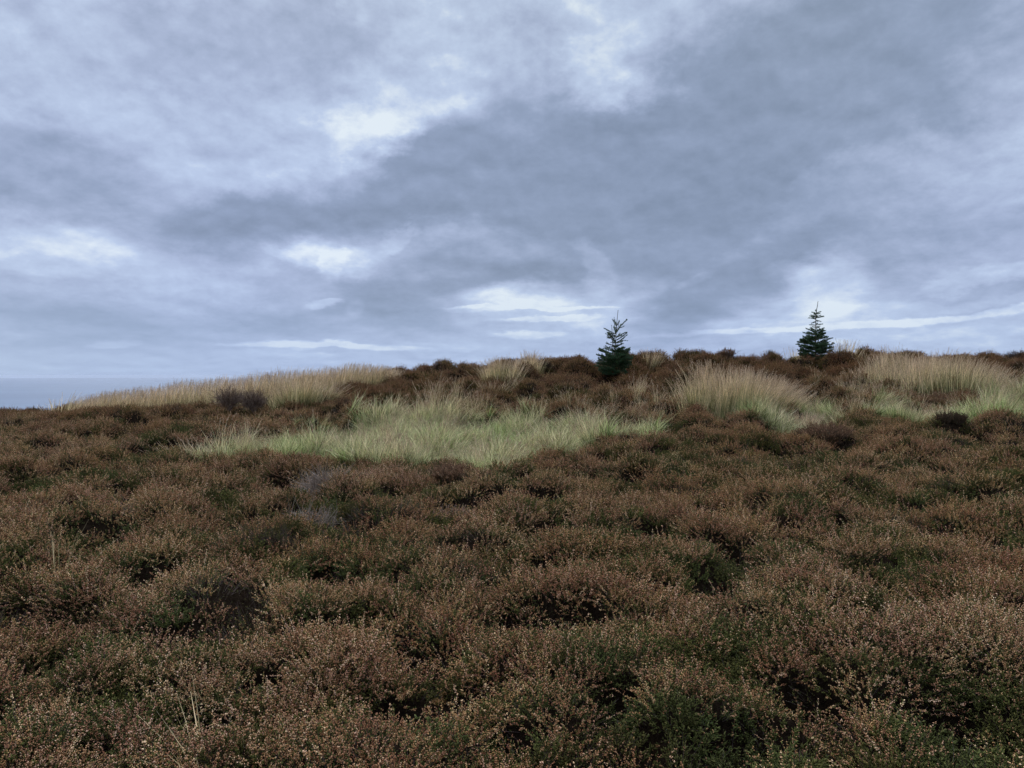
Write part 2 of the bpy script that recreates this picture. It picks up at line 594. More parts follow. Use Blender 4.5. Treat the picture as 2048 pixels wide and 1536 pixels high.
M_green = grass_mat('soft_green_grass', (.055, .08, .02), (.33, .375, .13), (.58, .55, .27))
M_pale = grass_mat('pale_moor_grass', (.08, .095, .03), (.44, .42, .19), (.75, .62, .38))
M_straw = grass_mat('straw_stalks', (.11, .15, .04), (.55, .45, .22), (.88, .66, .40), 0.25)
M_rush = grass_mat('green_rush_stems', (.08, .12, .04), (.19, .23, .08), (.46, .38, .19), 0.4)
M_seed = plant_mat('seed_heads', [(0, (.36, .24, .14)), (.6, (.60, .43, .27)), (1, (.80, .63, .45))], (0.85, 0.8, 0.75, 1), 2.0, trans=0.25)
M_needle = plant_mat('spruce_needles', [(0, (.020, .046, .018)), (.6, (.045, .092, .036)), (1, (.10, .155, .066))], (0.85, 0.9, 0.9, 1), 8.0, rough=0.5)
M_bark = plant_mat('spruce_bark', [(0, (.06, .045, .035)), (.6, (.14, .11, .085)), (1, (.22, .18, .14))], (0.8, 0.8, 0.8, 1), 30.0)
M_shoot = plant_mat('spruce_shoot', [(0, (.11, .085, .055)), (1, (.23, .18, .11))], (0.85, 0.85, 0.8, 1), 30.0)


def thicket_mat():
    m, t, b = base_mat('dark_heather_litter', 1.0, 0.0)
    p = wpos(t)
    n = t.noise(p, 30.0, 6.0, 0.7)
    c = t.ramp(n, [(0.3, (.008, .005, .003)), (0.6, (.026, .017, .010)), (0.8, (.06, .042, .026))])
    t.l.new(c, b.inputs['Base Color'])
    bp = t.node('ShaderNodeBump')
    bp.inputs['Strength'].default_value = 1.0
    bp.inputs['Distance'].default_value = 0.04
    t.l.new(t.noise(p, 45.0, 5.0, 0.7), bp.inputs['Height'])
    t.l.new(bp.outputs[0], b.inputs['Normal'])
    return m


M_thick = thicket_mat()


def ground_mat():
    m, t, b = base_mat('moorland_peat', 0.95, 0.15)
    p = wpos(t)
    n = t.noise(p, 3.0, 8.0, 0.7)
    c = t.ramp(n, [(0.3, (.025, .020, .014)), (0.5, (.06, .045, .032)), (0.62, (.075, .07, .035)), (0.8, (.11, .085, .06))])
    t.l.new(c, b.inputs['Base Color'])
    bp = t.node('ShaderNodeBump')
    bp.inputs['Strength'].default_value = 0.8
    bp.inputs['Distance'].default_value = 0.08
    t.l.new(t.noise(p, 12.0, 8.0, 0.7), bp.inputs['Height'])
    t.l.new(bp.outputs[0], b.inputs['Normal'])
    return m


def sea_mat():
    m, t, b = base_mat('grey_blue_sea', 0.60, 0.12)
    p = wpos(t)
    mp = t.node('ShaderNodeMapping')
    mp.inputs['Scale'].default_value = (0.00012, 0.0006, 1)
    t.l.new(p, mp.inputs[0])
    n = t.noise(mp.outputs[0], 1.0, 4.0, 0.6)
    c = t.ramp(n, [(0.3, (.035, .085, .15)), (0.7, (.07, .13, .205))])
    t.l.new(c, b.inputs['Base Color'])
    bp = t.node('ShaderNodeBump')
    bp.inputs['Strength'].default_value = 0.5
    bp.inputs['Distance'].default_value = 1.0
    t.l.new(t.noise(p, 0.05, 6.0, 0.6), bp.inputs['Height'])
    t.l.new(bp.outputs[0], b.inputs['Normal'])
    return m


# ------------------------------------------------------------------ sea and ground
def build_sea():
    rr = [0.0, 300, 1000, 3000, 8000, 20000, 62000]
    na = 96
    V, Q, T = [(0, 0, -200.0)], [], []
    for r in rr[1:]:
        for k in range(na):
            a = 2 * math.pi * k / na
            V.append((r * math.sin(a), r * math.cos(a), -200.0))
    for k in range(na):
        T.append((0, 1 + (k + 1) % na, 1 + k))
    for j in range(len(rr) - 2):
        for k in range(na):
            a, b = 1 + j * na + k, 1 + j * na + (k + 1) % na
            Q.append((a, b, b + na, a + na))
    o = link('sea', mesh_from('sea', V, tris=np.array(T), quads=np.array(Q), mats=[sea_mat()]))
    tag(o, kind='structure')


def ground_z(x, y):
    z = sample(GROUND, x, y)
    fy = np.maximum(y - 25.5, 0)
    by = np.maximum(-2.5 - y, 0)
    fx = np.maximum(np.abs(x) - 21.5, 0)
    fall = 0.42 * fy + 0.0006 * fy * fy + 0.04 * by + 0.00035 * by * by + np.where(x < 0, 0.10, 0.05) * fx + 0.0004 * fx * fx
    return np.maximum(z - fall + np.where(fall > 0.3, 0.5, 0.0) * (vnoise(x, y, 0.05, 5) - .5) * np.minimum(fall, 6), -215.0)


def build_ground():
    rr = np.concatenate([np.linspace(0.4, 30, 150), np.geomspace(30.6, 2500, 70)])
    na = 720
    aa = np.arange(na) * 2 * math.pi / na
    RR, AA = np.meshgrid(rr, aa, indexing='ij')
    x, y = RR * np.sin(AA), RR * np.cos(AA)
    z = ground_z(x, y)
    V = np.stack([x, y, z], -1).reshape(-1, 3)
    c = np.array([[0, 0, float(ground_z(np.array([0.0]), np.array([0.0]))[0])]])
    V = np.concatenate([V, c])
    i = np.arange(len(rr) - 1)[:, None] * na
    k = np.arange(na)[None, :]
    k2 = (k + 1) % na
    Q = np.stack([i + k, i + k2, i + na + k2, i + na + k], -1).reshape(-1, 4)
    T = np.stack([np.full(na, len(V) - 1), (np.arange(na) + 1) % na, np.arange(na)], -1)
    o = link('ground', mesh_from('ground', V, tris=T, quads=Q, mats=[ground_mat()], smooth=True))
    tag(o, kind='structure')


build_sea()
build_ground()


# ------------------------------------------------------------------ tiny plant pieces
OCT_V = np.array([[1, 0, 0], [0, 1, 0], [-1, 0, 0], [0, -1, 0], [0, 0, 1], [0, 0, -1]], float)
OCT_F = np.array([[0, 1, 4], [1, 2, 4], [2, 3, 4], [3, 0, 4], [1, 0, 5], [2, 1, 5], [3, 2, 5], [0, 3, 5]])


def frames(d):
    """unit vectors d (n,3) -> rotation matrices whose z axis is d"""
    d = d / np.maximum(np.linalg.norm(d, axis=1, keepdims=True), 1e-9)
    a = np.where(np.abs(d[:, 2:3]) < 0.9, np.array([[0, 0, 1.0]]), np.array([[1.0, 0, 0]]))
    x = np.cross(a, d)
    x /= np.linalg.norm(x, axis=1, keepdims=True)
    y = np.cross(d, x)
    return np.stack([x, y, d], -1)


def bits(pos, dirs, length, rad, v):
    """elongated 8-sided grains at pos along dirs"""
    n = len(pos)
    Rm = frames(dirs)
    S = np.stack([np.broadcast_to(rad, n), np.broadcast_to(rad, n), np.broadcast_to(length, n) / 2], -1)
    P = OCT_V[None] * S[:, None, :]
    P = np.einsum('nij,nkj->nki', Rm, P) + pos[:, None, :]
    T = OCT_F[None] + (np.arange(n) * 6)[:, None, None]
    return P.reshape(-1, 3), T.reshape(-1, 3), np.repeat(v, 6)


def ribbon(path, w, v, sides=3):
    """paths (n,k,3), half width (n,k) -> thin tapered 3-sided tubes"""
    n, k, _ = path.shape
    tan = np.gradient(path, axis=1)
    Rm = frames(tan.reshape(-1, 3)).reshape(n, k, 3, 3)
    # keep one frame per path so the tube does not twist
    Rm = np.repeat(Rm[:, :1], k, axis=1)
    ang = np.arange(sides) * 2 * math.pi / sides
    off = np.stack([np.cos(ang), np.sin(ang)], -1)                                 # s,2
    P = path[:, :, None, :] + (Rm[..., 0][:, :, None, :] * off[None, None, :, :1] + Rm[..., 1][:, :, None, :] * off[None, None, :, 1:]) * w[:, :, None, None]
    idx = np.arange(n * k * sides).reshape(n, k, sides)
    a = idx[:, :-1, :]
    b = np.roll(a, -1, 2)
    c = np.roll(idx[:, 1:, :], -1, 2)
    d = idx[:, 1:, :]
    Q = np.stack([a, b, c, d], -1).reshape(-1, 4)
    h = np.broadcast_to(np.linspace(0, 1, k)[None, :, None], (n, k, sides)).reshape(-1)
    return P.reshape(-1, 3), Q, np.repeat(v, k * sides), h


def blades(path, w, v):
    """flat tapering blades: paths (n,k,3), half widths (n,k)"""
    n, k, _ = path.shape
    a = rng.uniform(0, 2 * math.pi, n)
    side = np.stack([np.cos(a), np.sin(a), np.zeros(n)], -1)[:, None, :]
    P = np.stack([path - side * w[..., None], path + side * w[..., None]], 2)
    idx = np.arange(n * k * 2).reshape(n, k, 2)
    Q = np.stack([idx[:, :-1, 0], idx[:, :-1, 1], idx[:, 1:, 1], idx[:, 1:, 0]], -1).reshape(-1, 4)
    h = np.broadcast_to(np.linspace(0, 1, k)[None, :, None], (n, k, 2)).reshape(-1)
    return P.reshape(-1, 3), Q, np.repeat(v, k * 2), h


class Soup:
    def __init__(s):
        s.V, s.T, s.Q, s.tm, s.qm, s.v, s.h, s.n = [], [], [], [], [], [], [], 0

    def add(s, V, T=None, Q=None, mat=0, v=None, h=None):
        if T is not None:
            s.T.append(T + s.n)
            s.tm.append(np.full(len(T), mat))
        if Q is not None:
            s.Q.append(Q + s.n)
            s.qm.append(np.full(len(Q), mat))
        s.V.append(V)
        s.v.append(v if v is not None else np.full(len(V), .5))
        s.h.append(h if h is not None else np.full(len(V), .5))
        s.n += len(V)

    def mesh(s, name, mats):
        T = np.concatenate(s.T) if s.T else None
        Q = np.concatenate(s.Q) if s.Q else None
        mi = np.concatenate(s.tm + s.qm)
        return mesh_from(name, np.concatenate(s.V), tris=T, quads=Q, mats=mats, midx=mi,
                         attrs={'v': ('FLOAT', np.concatenate(s.v)), 'h': ('FLOAT', np.concatenate(s.h))})


def stems_paths(root, direc, length, bend, k=4):
    """root (n,3), direc (n,3) unit, length (n), bend (n,3) sideways drift"""
    s = np.linspace(0, 1, k)[None, :, None]
    return root[:, None, :] + direc[:, None, :] * length[:, None, None] * s + bend[:, None, :] * (s ** 2)


def pick(path, t):
    """points on paths: path (n,k,3), t (n,m) in 0..1"""
    n, k, _ = path.shape
    f = np.clip(t, 0, 0.999) * (k - 1)
    i = f.astype(int)
    fr = (f - i)[..., None]
    r = np.arange(n)[:, None]
    return path[r, i] * (1 - fr) + path[r, i + 1] * fr


def sprigs(S, root, direc, length, nflo, nleaf, fl_size, lf_size, g, stem_w=0.0008, mats=(0, 1, 2), fl_from=0.5):
    n = len(root)
    bend = g.normal(0, 1, (n, 3)) * length[:, None] * 0.16
    P = stems_paths(root, direc, length, bend, 4)
    w = np.broadcast_to(np.array([1.3, 1.0, .8, .4])[None], (n, 4)) * stem_w
    V, Q, v, h = ribbon(P, w, g.random(n))
    S.add(V, Q=Q, mat=mats[2], v=v, h=h)
    tone = g.random(n)
    if nflo:
        t = g.uniform(fl_from, 1.0, (n, nflo))
        c = pick(P, t).reshape(-1, 3)
        a = g.normal(0, 1, (n * nflo, 3))
        a /= np.linalg.norm(a, axis=1, keepdims=True)
        d = a + np.repeat(direc, nflo, 0) * 0.6
        sz = g.uniform(.7, 1.25, n * nflo) * fl_size
        vv = np.clip(np.repeat(tone, nflo) * 0.6 + g.random(n * nflo) * 0.4, 0, 1)
        V, T, v = bits(c + a * (fl_size * 0.8), d, sz * 1.5, sz * 0.42, vv)
        S.add(V, T=T, mat=mats[0], v=v)
    if nleaf:
        t = g.uniform(0.1, 0.95, (n, nleaf))
        c = pick(P, t).reshape(-1, 3)
        a = g.normal(0, 1, (n * nleaf, 3))
        a /= np.linalg.norm(a, axis=1, keepdims=True)
        d = a * 0.8 + np.repeat(direc, nleaf, 0)
        d /= np.linalg.norm(d, axis=1, keepdims=True)
        sz = g.uniform(.6, 1.3, n * nleaf) * lf_size
        V, T, v = bits(c + d * (lf_size * 0.45), d, sz, sz * 0.13, g.random(n * nleaf))
        S.add(V, T=T, mat=mats[1], v=v)


def cone_dirs(n, g, spread):
    a = g.uniform(0, 2 * math.pi, n)
    r = spread * np.sqrt(g.random(n))
    d = np.stack([r * np.cos(a), r * np.sin(a), np.ones(n)], -1)
    return d / np.linalg.norm(d, axis=1, keepdims=True)


def proto(name, me):
    return bpy.data.objects.new(name, me)      # source mesh for a scatter, not linked to the scene


def heather_proto(seed, nspr, nflo, nleaf, flo=.0048, leaf=.015, frac=1.0, twiggy=False):
    g = np.random.default_rng(seed)
    S = Soup()
    d = cone_dirs(nspr, g, 0.75)
    root = np.stack([d[:, 0], d[:, 1], np.zeros(nspr)], -1) * g.uniform(.04, .10, nspr)[:, None] + g.normal(0, .012, (nspr, 3))
    root[:, 2] -= .05
    L = g.uniform(.07, .135, nspr)
    m = g.random(nspr) < frac
    if m.any():
        sprigs(S, root[m], d[m], L[m], nflo, nleaf, flo, leaf, g)
    if (~m).any():
        sprigs(S, root[~m], d[~m], L[~m] * 0.8, 0, nleaf + 9, flo, leaf, g)
    return proto('heather_sprigs', S.mesh('heather_sprigs', [M_floret, M_leaf, M_twig]))


HP = []
for s in range(3): HP.append(heather_proto(100 + s, 26, 15, 7, frac=0.95))              # full of dry bells
for s in range(3): HP.append(heather_proto(110 + s, 26, 10, 12, frac=0.5))              # mixed
for s in range(2): HP.append(heather_proto(120 + s, 26, 6, 14, leaf=.017, frac=0.12))   # green
for s in range(2): HP.append(heather_proto(130 + s, 22, 0, 5, leaf=.010, frac=1.0))     # bare and twiggy


def to_euler(Rm):
    """rotation matrices (n,3,3) -> XYZ euler"""
    sy = -Rm[:, 2, 0]
    y = np.arcsin(np.clip(sy, -1, 1))
    x = np.arctan2(Rm[:, 2, 1], Rm[:, 2, 2])
    z = np.arctan2(Rm[:, 1, 0], Rm[:, 0, 0])
    return np.stack([x, y, z], -1)


def scatter_tree(name, protos):
    ng = bpy.data.node_groups.new(name, 'GeometryNodeTree')
    ng.interface.new_socket('Geometry', in_out='INPUT', socket_type='NodeSocketGeometry')
    ng.interface.new_socket('Geometry', in_out='OUTPUT', socket_type='NodeSocketGeometry')
    N, L = ng.nodes, ng.links
    gi, go = N.new('NodeGroupInput'), N.new('NodeGroupOutput')

    def named(nm, typ):
        n = N.new('GeometryNodeInputNamedAttribute')
        n.data_type = typ
        n.inputs[0].default_value = nm
        return n.outputs[0]
    sep = N.new('GeometryNodeSeparateGeometry')
    sep.domain = 'POINT'
    L.new(gi.outputs[0], sep.inputs[0])
    L.new(named('is_point', 'FLOAT'), sep.inputs[1])
    join = N.new('GeometryNodeJoinGeometry')
    for p in reversed(protos):
        oi = N.new('GeometryNodeObjectInfo')
        oi.inputs['Object'].default_value = p
        g2i = N.new('GeometryNodeGeometryToInstance')
        L.new(oi.outputs['Geometry'], g2i.inputs[0])
        L.new(g2i.outputs[0], join.inputs[0])
    iop = N.new('GeometryNodeInstanceOnPoints')
    L.new(sep.outputs[0], iop.inputs['Points'])
    L.new(join.outputs[0], iop.inputs['Instance'])
    iop.inputs['Pick Instance'].default_value = True
    L.new(named('pick', 'INT'), iop.inputs['Instance Index'])
    er = N.new('FunctionNodeEulerToRotation')
    L.new(named('rot', 'FLOAT_VECTOR'), er.inputs[0])
    L.new(er.outputs[0], iop.inputs['Rotation'])
    L.new(named('size', 'FLOAT'), iop.inputs['Scale'])
    j2 = N.new('GeometryNodeJoinGeometry')
    L.new(sep.outputs[1], j2.inputs[0])
    L.new(iop.outputs[0], j2.inputs[0])
    L.new(j2.outputs[0], go.inputs[0])
    return ng


def scatter_object(name, protos, P, D, size, pickv, tint, g, under=None, under_mat=None):
    """one ground-cover object: an undersurface plus scattered plants"""
    n = len(P)
    Rm = frames(D)
    a = g.uniform(0, 2 * math.pi, n)
    ca, sa = np.cos(a), np.sin(a)
    Z = np.zeros((n, 3, 3))
    Z[:, 0, 0], Z[:, 0, 1], Z[:, 1, 0], Z[:, 1, 1], Z[:, 2, 2] = ca, -sa, sa, ca, 1
    E = to_euler(np.einsum('nij,njk->nik', Rm, Z))
    nu = 0
    V = P
    Q = None
    if under is not None:
        UV, Q = under
        nu = len(UV)
        V = np.concatenate([UV, P])
    z = np.zeros(nu)
    me = mesh_from(name, V, quads=Q, mats=[under_mat] if under_mat else [], smooth=True,
                   attrs={'is_point': ('FLOAT', np.concatenate([z, np.ones(n)])),
                          'size': ('FLOAT', np.concatenate([z, size])),
                          'tint': ('FLOAT', np.concatenate([z, tint])),
                          'rot': ('FLOAT_VECTOR', np.concatenate([np.zeros((nu, 3)), E])),
                          'pick': ('INT', np.concatenate([z.astype(int), pickv]))})
    o = link(name, me)
    m = o.modifiers.new('scatter', 'NODES')
    m.node_group = scatter_tree(name + '_scatter', protos)
    return o


# ------------------------------------------------------------------ heather cover
def build_heather():
    g = np.random.default_rng(77)
    P = []
    # jittered points, denser close by
    for (y0, y1, sp) in ((1.1, 5.0, .072), (5.0, 9.0, .080), (9.0, 19.6, .092)):
        ys = np.arange(y0, y1, sp)
        for y in ys:
            hw = 0.80 * y + 1.6
            xs = np.arange(-hw, hw, sp)
            P.append(np.stack([xs + g.uniform(-.5, .5, len(xs)) * sp, y + g.uniform(-.5, .5, len(xs)) * sp], -1))
    P = np.concatenate(P)
    x, y = P[:, 0], P[:, 1]
    gr = sample(GRASSF, x, y)
    keep = g.random(len(x)) > gr * 1.25
    keep &= ~((y < 19.6) & (y > 19.0) & (np.abs(x) > 15))
    dens = vnoise(x, y, 2.3, 31, 3)
    keep &= g.random(len(x)) < np.clip((dens - .22) * 6, .35, 1)
    pit = sample(PIT, x, y)
    inpit = g.random(len(x)) < np.clip(pit * 3.4 - .12, 0, .8)
    keep &= ~(inpit & (g.random(len(x)) < .55))
    x, y, inpit = x[keep], y[keep], inpit[keep]
    z = sample(CAN, x, y)
    nx, ny = -sample(gzx, x, y), -sample(gzy, x, y)
    D = np.stack([nx * 0.5, ny * 0.5, np.ones(len(x))], -1) + g.normal(0, .20, (len(x), 3))
    D[:, 2] = np.maximum(D[:, 2], .35)
    D /= np.linalg.norm(D, axis=1, keepdims=True)
    # what grows where
    fl = vnoise(x, y, 1.2, 41, 2) * .5 + vnoise(x, y, 5.0, 42, 3) * .5
    rel = z - sample(blur_can, x, y)
    far = np.clip((y - 11.5) / 4.5, 0, 1)
    sc = fl + np.clip(rel * 1.2, -.14, .10) - .026 * (1 - far) + g.normal(0, .11, len(x)) + far * 0.04
    kind = np.where(sc > .51, 0, np.where(sc > .42, 1, 2))
    tw = (vnoise(x, y, 1.9, 55, 3) > .72) & (g.random(len(x)) < .7)
    kind = np.where(tw | inpit, 3, kind)
    pk = np.choose(kind, [g.integers(0, 3, len(x)), g.integers(3, 6, len(x)), g.integers(6, 8, len(x)), g.integers(8, 10, len(x))])
    size = g.uniform(.85, 1.25, len(x)) * (1 + .10 * far)
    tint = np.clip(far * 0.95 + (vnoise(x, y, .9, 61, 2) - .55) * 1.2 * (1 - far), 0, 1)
    pts = np.stack([x, y, z - .015], -1)
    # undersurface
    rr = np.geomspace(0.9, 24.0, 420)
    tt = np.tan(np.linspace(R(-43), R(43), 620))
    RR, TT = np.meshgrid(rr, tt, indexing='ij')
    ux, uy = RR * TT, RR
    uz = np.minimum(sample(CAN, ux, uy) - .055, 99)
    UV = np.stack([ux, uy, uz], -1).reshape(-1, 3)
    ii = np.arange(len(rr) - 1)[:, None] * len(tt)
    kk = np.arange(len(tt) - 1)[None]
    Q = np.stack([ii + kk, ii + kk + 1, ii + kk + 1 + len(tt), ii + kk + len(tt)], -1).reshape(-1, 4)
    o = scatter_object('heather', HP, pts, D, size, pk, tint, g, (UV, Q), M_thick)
    tag(o, 'low brown heather covering the moor from the foreground to the skyline', 'heather', kind='stuff')
    print('heather plants', len(pts))


blur_can = blur(CAN, 0.3)
build_heather()


# ------------------------------------------------------------------ grass
def blade_paths(root, height, lean, droop, g, k=5):
    n = len(root)
    s = np.linspace(0, 1, k)[None, :, None]
    up = np.zeros((n, 1, 3))
    up[:, 0, 2] = height
    ln = np.concatenate([lean, np.zeros((n, 1))], 1)[:, None, :]
    P = root[:, None, :] + up * s + ln * s ** 1.7
    P[:, :, 2] -= (droop[:, None] * (np.linspace(0, 1, k)[None] ** 3))
    return P


def grass_proto(seed, n, h0, h1, lean, mat, seeds=0, w=.0022, droop=.25, wind=.05):
    g = np.random.default_rng(seed)
    S = Soup()
    root = np.concatenate([g.normal(0, .035, (n, 2)), np.full((n, 1), -.02)], 1)
    H = g.uniform(h0, h1, n)
    ln = g.normal(0, lean, (n, 2)) + np.array([wind, 0])
    P = blade_paths(root, H, ln, H * droop * g.random(n), g)
    W = np.array([1, .95, .8, .5, .08])[None] * w * g.uniform(.7, 1.3, n)[:, None]
    V, Q, v, h = blades(P, W, g.random(n))
    S.add(V, Q=Q, mat=0, v=v, h=h)
    if seeds:
        m = min(seeds, n)
        tp = P[:m, -1]
        d = P[:m, -1] - P[:m, -2]
        d /= np.linalg.norm(d, axis=1, keepdims=True)
        for j in range(5):
            V, T, v = bits(tp + d * (.012 * j - .03) + g.normal(0, .003, (m, 3)), d + g.normal(0, .25, (m, 3)), .028, .0022, g.random(m))
            S.add(V, T=T, mat=1, v=v)
    return proto('grass_tuft', S.mesh('grass_tuft', [mat, M_seed]))


GP = [grass_proto(200 + s, 30, .18, .42, .12, M_green, 0, w=.0036, wind=.08) for s in range(3)]
GP += [grass_proto(210 + s, 30, .24, .50, .12, M_pale, 3, w=.0036, wind=.08) for s in range(3)]
GP_BENT = [grass_proto(230 + s, 7, .35, .62, .10, M_straw, 3, w=.0018, droop=.25) for s in range(2)]
GP += [grass_proto(220 + s, 26, .38, .64, .07, M_straw, 16, w=.0017, droop=.1) for s in range(2)]
GP += GP_BENT


def build_grass():
    g = np.random.default_rng(78)
    sp = .062
    xs = np.arange(-8, 21, sp)
    ys = np.arange(7.0, 19.0, sp)
    X, Y = np.meshgrid(xs, ys)
    x = (X + g.uniform(-.6, .6, X.shape) * sp).ravel()
    y = (Y + g.uniform(-.6, .6, X.shape) * sp).ravel()
    gf = sample(GRASSF, x, y)
    keep = (g.random(len(x)) < gf * 1.3) & (np.abs(x) < .8 * y + 1.5)
    x, y = x[keep], y[keep]
    z = sample(CAN, x, y)
    n = vnoise(x, y, .8, 91, 3)
    u = 1024 + F * x / y
    cen = np.exp(-((u - 960) / 150) ** 2 - ((y - 11.3) / 1.3) ** 2) + np.exp(-((u - 2040) / 90) ** 2) * 1.0
    gre = g.random(len(x)) < np.clip(.35 + (n - .5) * 2.2 + cen * .5, .03, .97)
    edge = sample(GRASSF, x, y) < .75
    far = (y > 12.6) & (u < 1160)
    st = g.random(len(x)) < np.where(edge, .10, .025) + np.where(far, .22, 0) + .06 * (n < .4)
    pk = np.where(st, g.integers(6, 8, len(x)), np.where(gre, g.integers(0, 3, len(x)), g.integers(3, 6, len(x))))
    # each tuft belongs to a tussock and leans away from its middle
    nc = 900
    tc = np.stack([g.uniform(-8, 21, nc), g.uniform(7, 19, nc)], -1)
    d2 = (x[:, None] - tc[None, :, 0]) ** 2 + (y[:, None] - tc[None, :, 1]) ** 2
    ci = np.argmin(d2, 1)
    dist = np.sqrt(d2[np.arange(len(x)), ci])
    th, tl = g.uniform(.75, 1.3, nc)[ci], g.normal(0, .22, (nc, 2))[ci]
    tstraw = g.random(nc)[ci]
    out = np.stack([x - tc[ci, 0], y - tc[ci, 1]], -1) * 1.9
    D = np.stack([out[:, 0] + tl[:, 0] + .12 + g.normal(0, .14, len(x)), out[:, 1] + tl[:, 1] - .10 + g.normal(0, .14, len(x)), np.ones(len(x))], -1)
    size = th * np.clip(1.18 - 1.7 * dist, .42, 1.2) * g.uniform(.8, 1.15, len(x))
    pk = np.where((tstraw > .72) & (g.random(len(x)) < .5) & ~st, g.integers(3, 6, len(x)), pk)
    # stray bents growing through the heather behind the patch
    m = 620
    u3 = g.uniform(850, 2060, m)
    y3 = g.uniform(12.2, 15.4, m)
    x3 = (u3 - 1024) / F * y3
    k3 = vnoise(x3, y3, .9, 95, 2) > .55
    x3, y3 = x3[k3], y3[k3]
    D3 = np.stack([g.normal(.1, .25, len(x3)), g.normal(0, .2, len(x3)), np.ones(len(x3))], -1)
    x, y = np.concatenate([x, x3]), np.concatenate([y, y3])
    z = np.concatenate([z, sample(CAN, x3, y3) - .16])
    D = np.concatenate([D, D3])
    size = np.concatenate([size, g.uniform(.6, 1.0, len(x3))])
    pk = np.concatenate([pk, g.integers(6, 10, len(x3))])
    o = scatter_object('grass', GP, np.stack([x, y, z], -1), D / np.linalg.norm(D, axis=1, keepdims=True), size, pk, np.zeros(len(x)), g)
    tag(o, 'pale green moor grass filling the hollows between the heather', 'grass', kind='stuff')
    print('grass tufts', len(x))


build_grass()


# long straw grass bank on the left skyline (one unbroken mass) and single clumps
def stalk_soup(S, x, y, z, H, lean, g, mats=(0, 1), w=.0022, seed_frac=.6, seed_len=.11, droop=.1):
    n = len(x)
    root = np.stack([x, y, z], -1)
    P = blade_paths(root, H, lean, H * droop * g.random(n), g)
    W = np.array([1, .9, .75, .5, .12])[None] * w * g.uniform(.7, 1.3, n)[:, None]
    V, Q, v, h = blades(P, W, g.random(n))
    S.add(V, Q=Q, mat=mats[0], v=v, h=h)
    m = g.random(n) < seed_frac
    if m.any():
        tp, d = P[m, -1], P[m, -1] - P[m, -2]
        d /= np.linalg.norm(d, axis=1, keepdims=True)
        k = int(m.sum())
        vv = g.random(k)
        for j in range(6):
            off = (j / 5 - 1) * seed_len
            V, T, v = bits(tp + d * off + g.normal(0, .004, (k, 3)), d + g.normal(0, .22, (k, 3)), .03, .0023, np.clip(vv + g.normal(0, .15, k), 0, 1))
            S.add(V, T=T, mat=mats[1], v=v)


def build_bank():
    """the straw band along the left skyline"""
    g = np.random.default_rng(79)
    pts = [(150, 822), (230, 820), (350, 814), (470, 808), (560, 797), (650, 782), (720, 764), (790, 752)]
    W = [hit(a, b) for a, b in pts]
    us = [a for a, _ in pts]
    tops = np.interp(np.linspace(140, 795, 50), [140, 200, 350, 500, 600, 700, 760, 795], [806, 788, 770, 752, 742, 733, 732, 740])
    n = 15000
    u = g.uniform(138, 792, n)
    d = np.interp(u, us, [w[1] for w in W]) + g.random(n) * 1.3
    x = (u - 1024) / F * d + g.normal(0, .04, n)
    z = sample(GROUND, x, d) + .05
    top = np.interp(u, np.linspace(140, 795, 50), tops)
    want = CZ + (HY - top) / F * d
    cl = vnoise(x, d, 1.6, 97, 3)
    H = 1.08 * np.clip(want - z, .3, 1.15) * g.uniform(.62, 1.04, n) * (0.86 + .26 * cl)
    lean = np.stack([g.normal(.10, .09, n), g.normal(0, .09, n)], -1)
    S = Soup()
    stalk_soup(S, x, d, z, H, lean, g, w=.0030)
    o = link('moor_grass', S.mesh('moor_grass', [M_straw, M_seed]))
    tag(o, 'long band of straw coloured moor grass on the left skyline above the sea', 'grass', kind='stuff')


build_bank()


def clump(name, label, cat, px, py, wpx, depth, height, n, group=None, green=.35, lean=(0.06, 0), fan=.35, seed=1, seedf=.6, dist=None, hvar=.25, sink=.05, shape=None, thick=.0029):
    g = np.random.default_rng(seed)
    cx, cy = hit(px, py)
    if dist is not None:
        cy = dist
        cx = (px - 1024) / F * cy
    rx = wpx / F * cy / 2
    ns = max(3, int(n / 260))
    a = g.uniform(0, 2 * math.pi, ns)
    r = np.sqrt(g.random(ns)) * .86
    sx, sy, sh = r * np.cos(a), r * np.sin(a), g.uniform(.84, 1.08, ns)
    sl = g.normal(0, .10, (ns, 2))
    si = g.integers(0, ns, n)
    sr = .30 if ns > 6 else .45
    lx, ly = sx[si] + g.normal(0, sr * .5, n), sy[si] + g.normal(0, sr * .5, n)
    x, y = cx + lx * rx, cy + ly * depth / 2
    z = np.maximum(sample(GROUND, x, y), sample(blur_can, x, y) - .22) - sink + .05
    H = height * sh[si] * (1 - .16 * np.minimum(np.abs(lx), 1.3) ** 2) * (1 - hvar * g.random(n) ** 1.5) * (.9 + .2 * vnoise(x, y, 2.5, seed, 2))
    if shape is not None:
        H = H * np.interp(lx, shape[0], shape[1])
    ln = np.stack([lx * fan + g.normal(lean[0], .08, n), ly * fan * .6 + g.normal(lean[1], .10, n)], -1) * height + (sl[si] + np.stack([g.normal(0, .16, n) * (g.random(n) < .3), np.zeros(n)], -1)) * height
    root = empty(name, (cx, cy, float(sample(GROUND, cx, cy))))
    tag(root, label, cat, group)
    loc = np.array([cx, cy, root.location.z])
    gm = g.random(n) < green
    if gm.any():
        S = Soup()
        stalk_soup(S, x[gm] - loc[0], y[gm] - loc[1], z[gm] - loc[2], H[gm] * .78, ln[gm] * .8, g, w=.0026, seed_frac=0)
        link('green_stems', S.mesh('green_stems', [M_rush, M_seed]), root)
    if (~gm).any():
        S = Soup()
        stalk_soup(S, x[~gm] - loc[0], y[~gm] - loc[1], z[~gm] - loc[2], H[~gm], ln[~gm], g, w=thick, seed_frac=seedf)
        link('straw_stalks', S.mesh('straw_stalks', [M_straw, M_seed]), root)
    return root


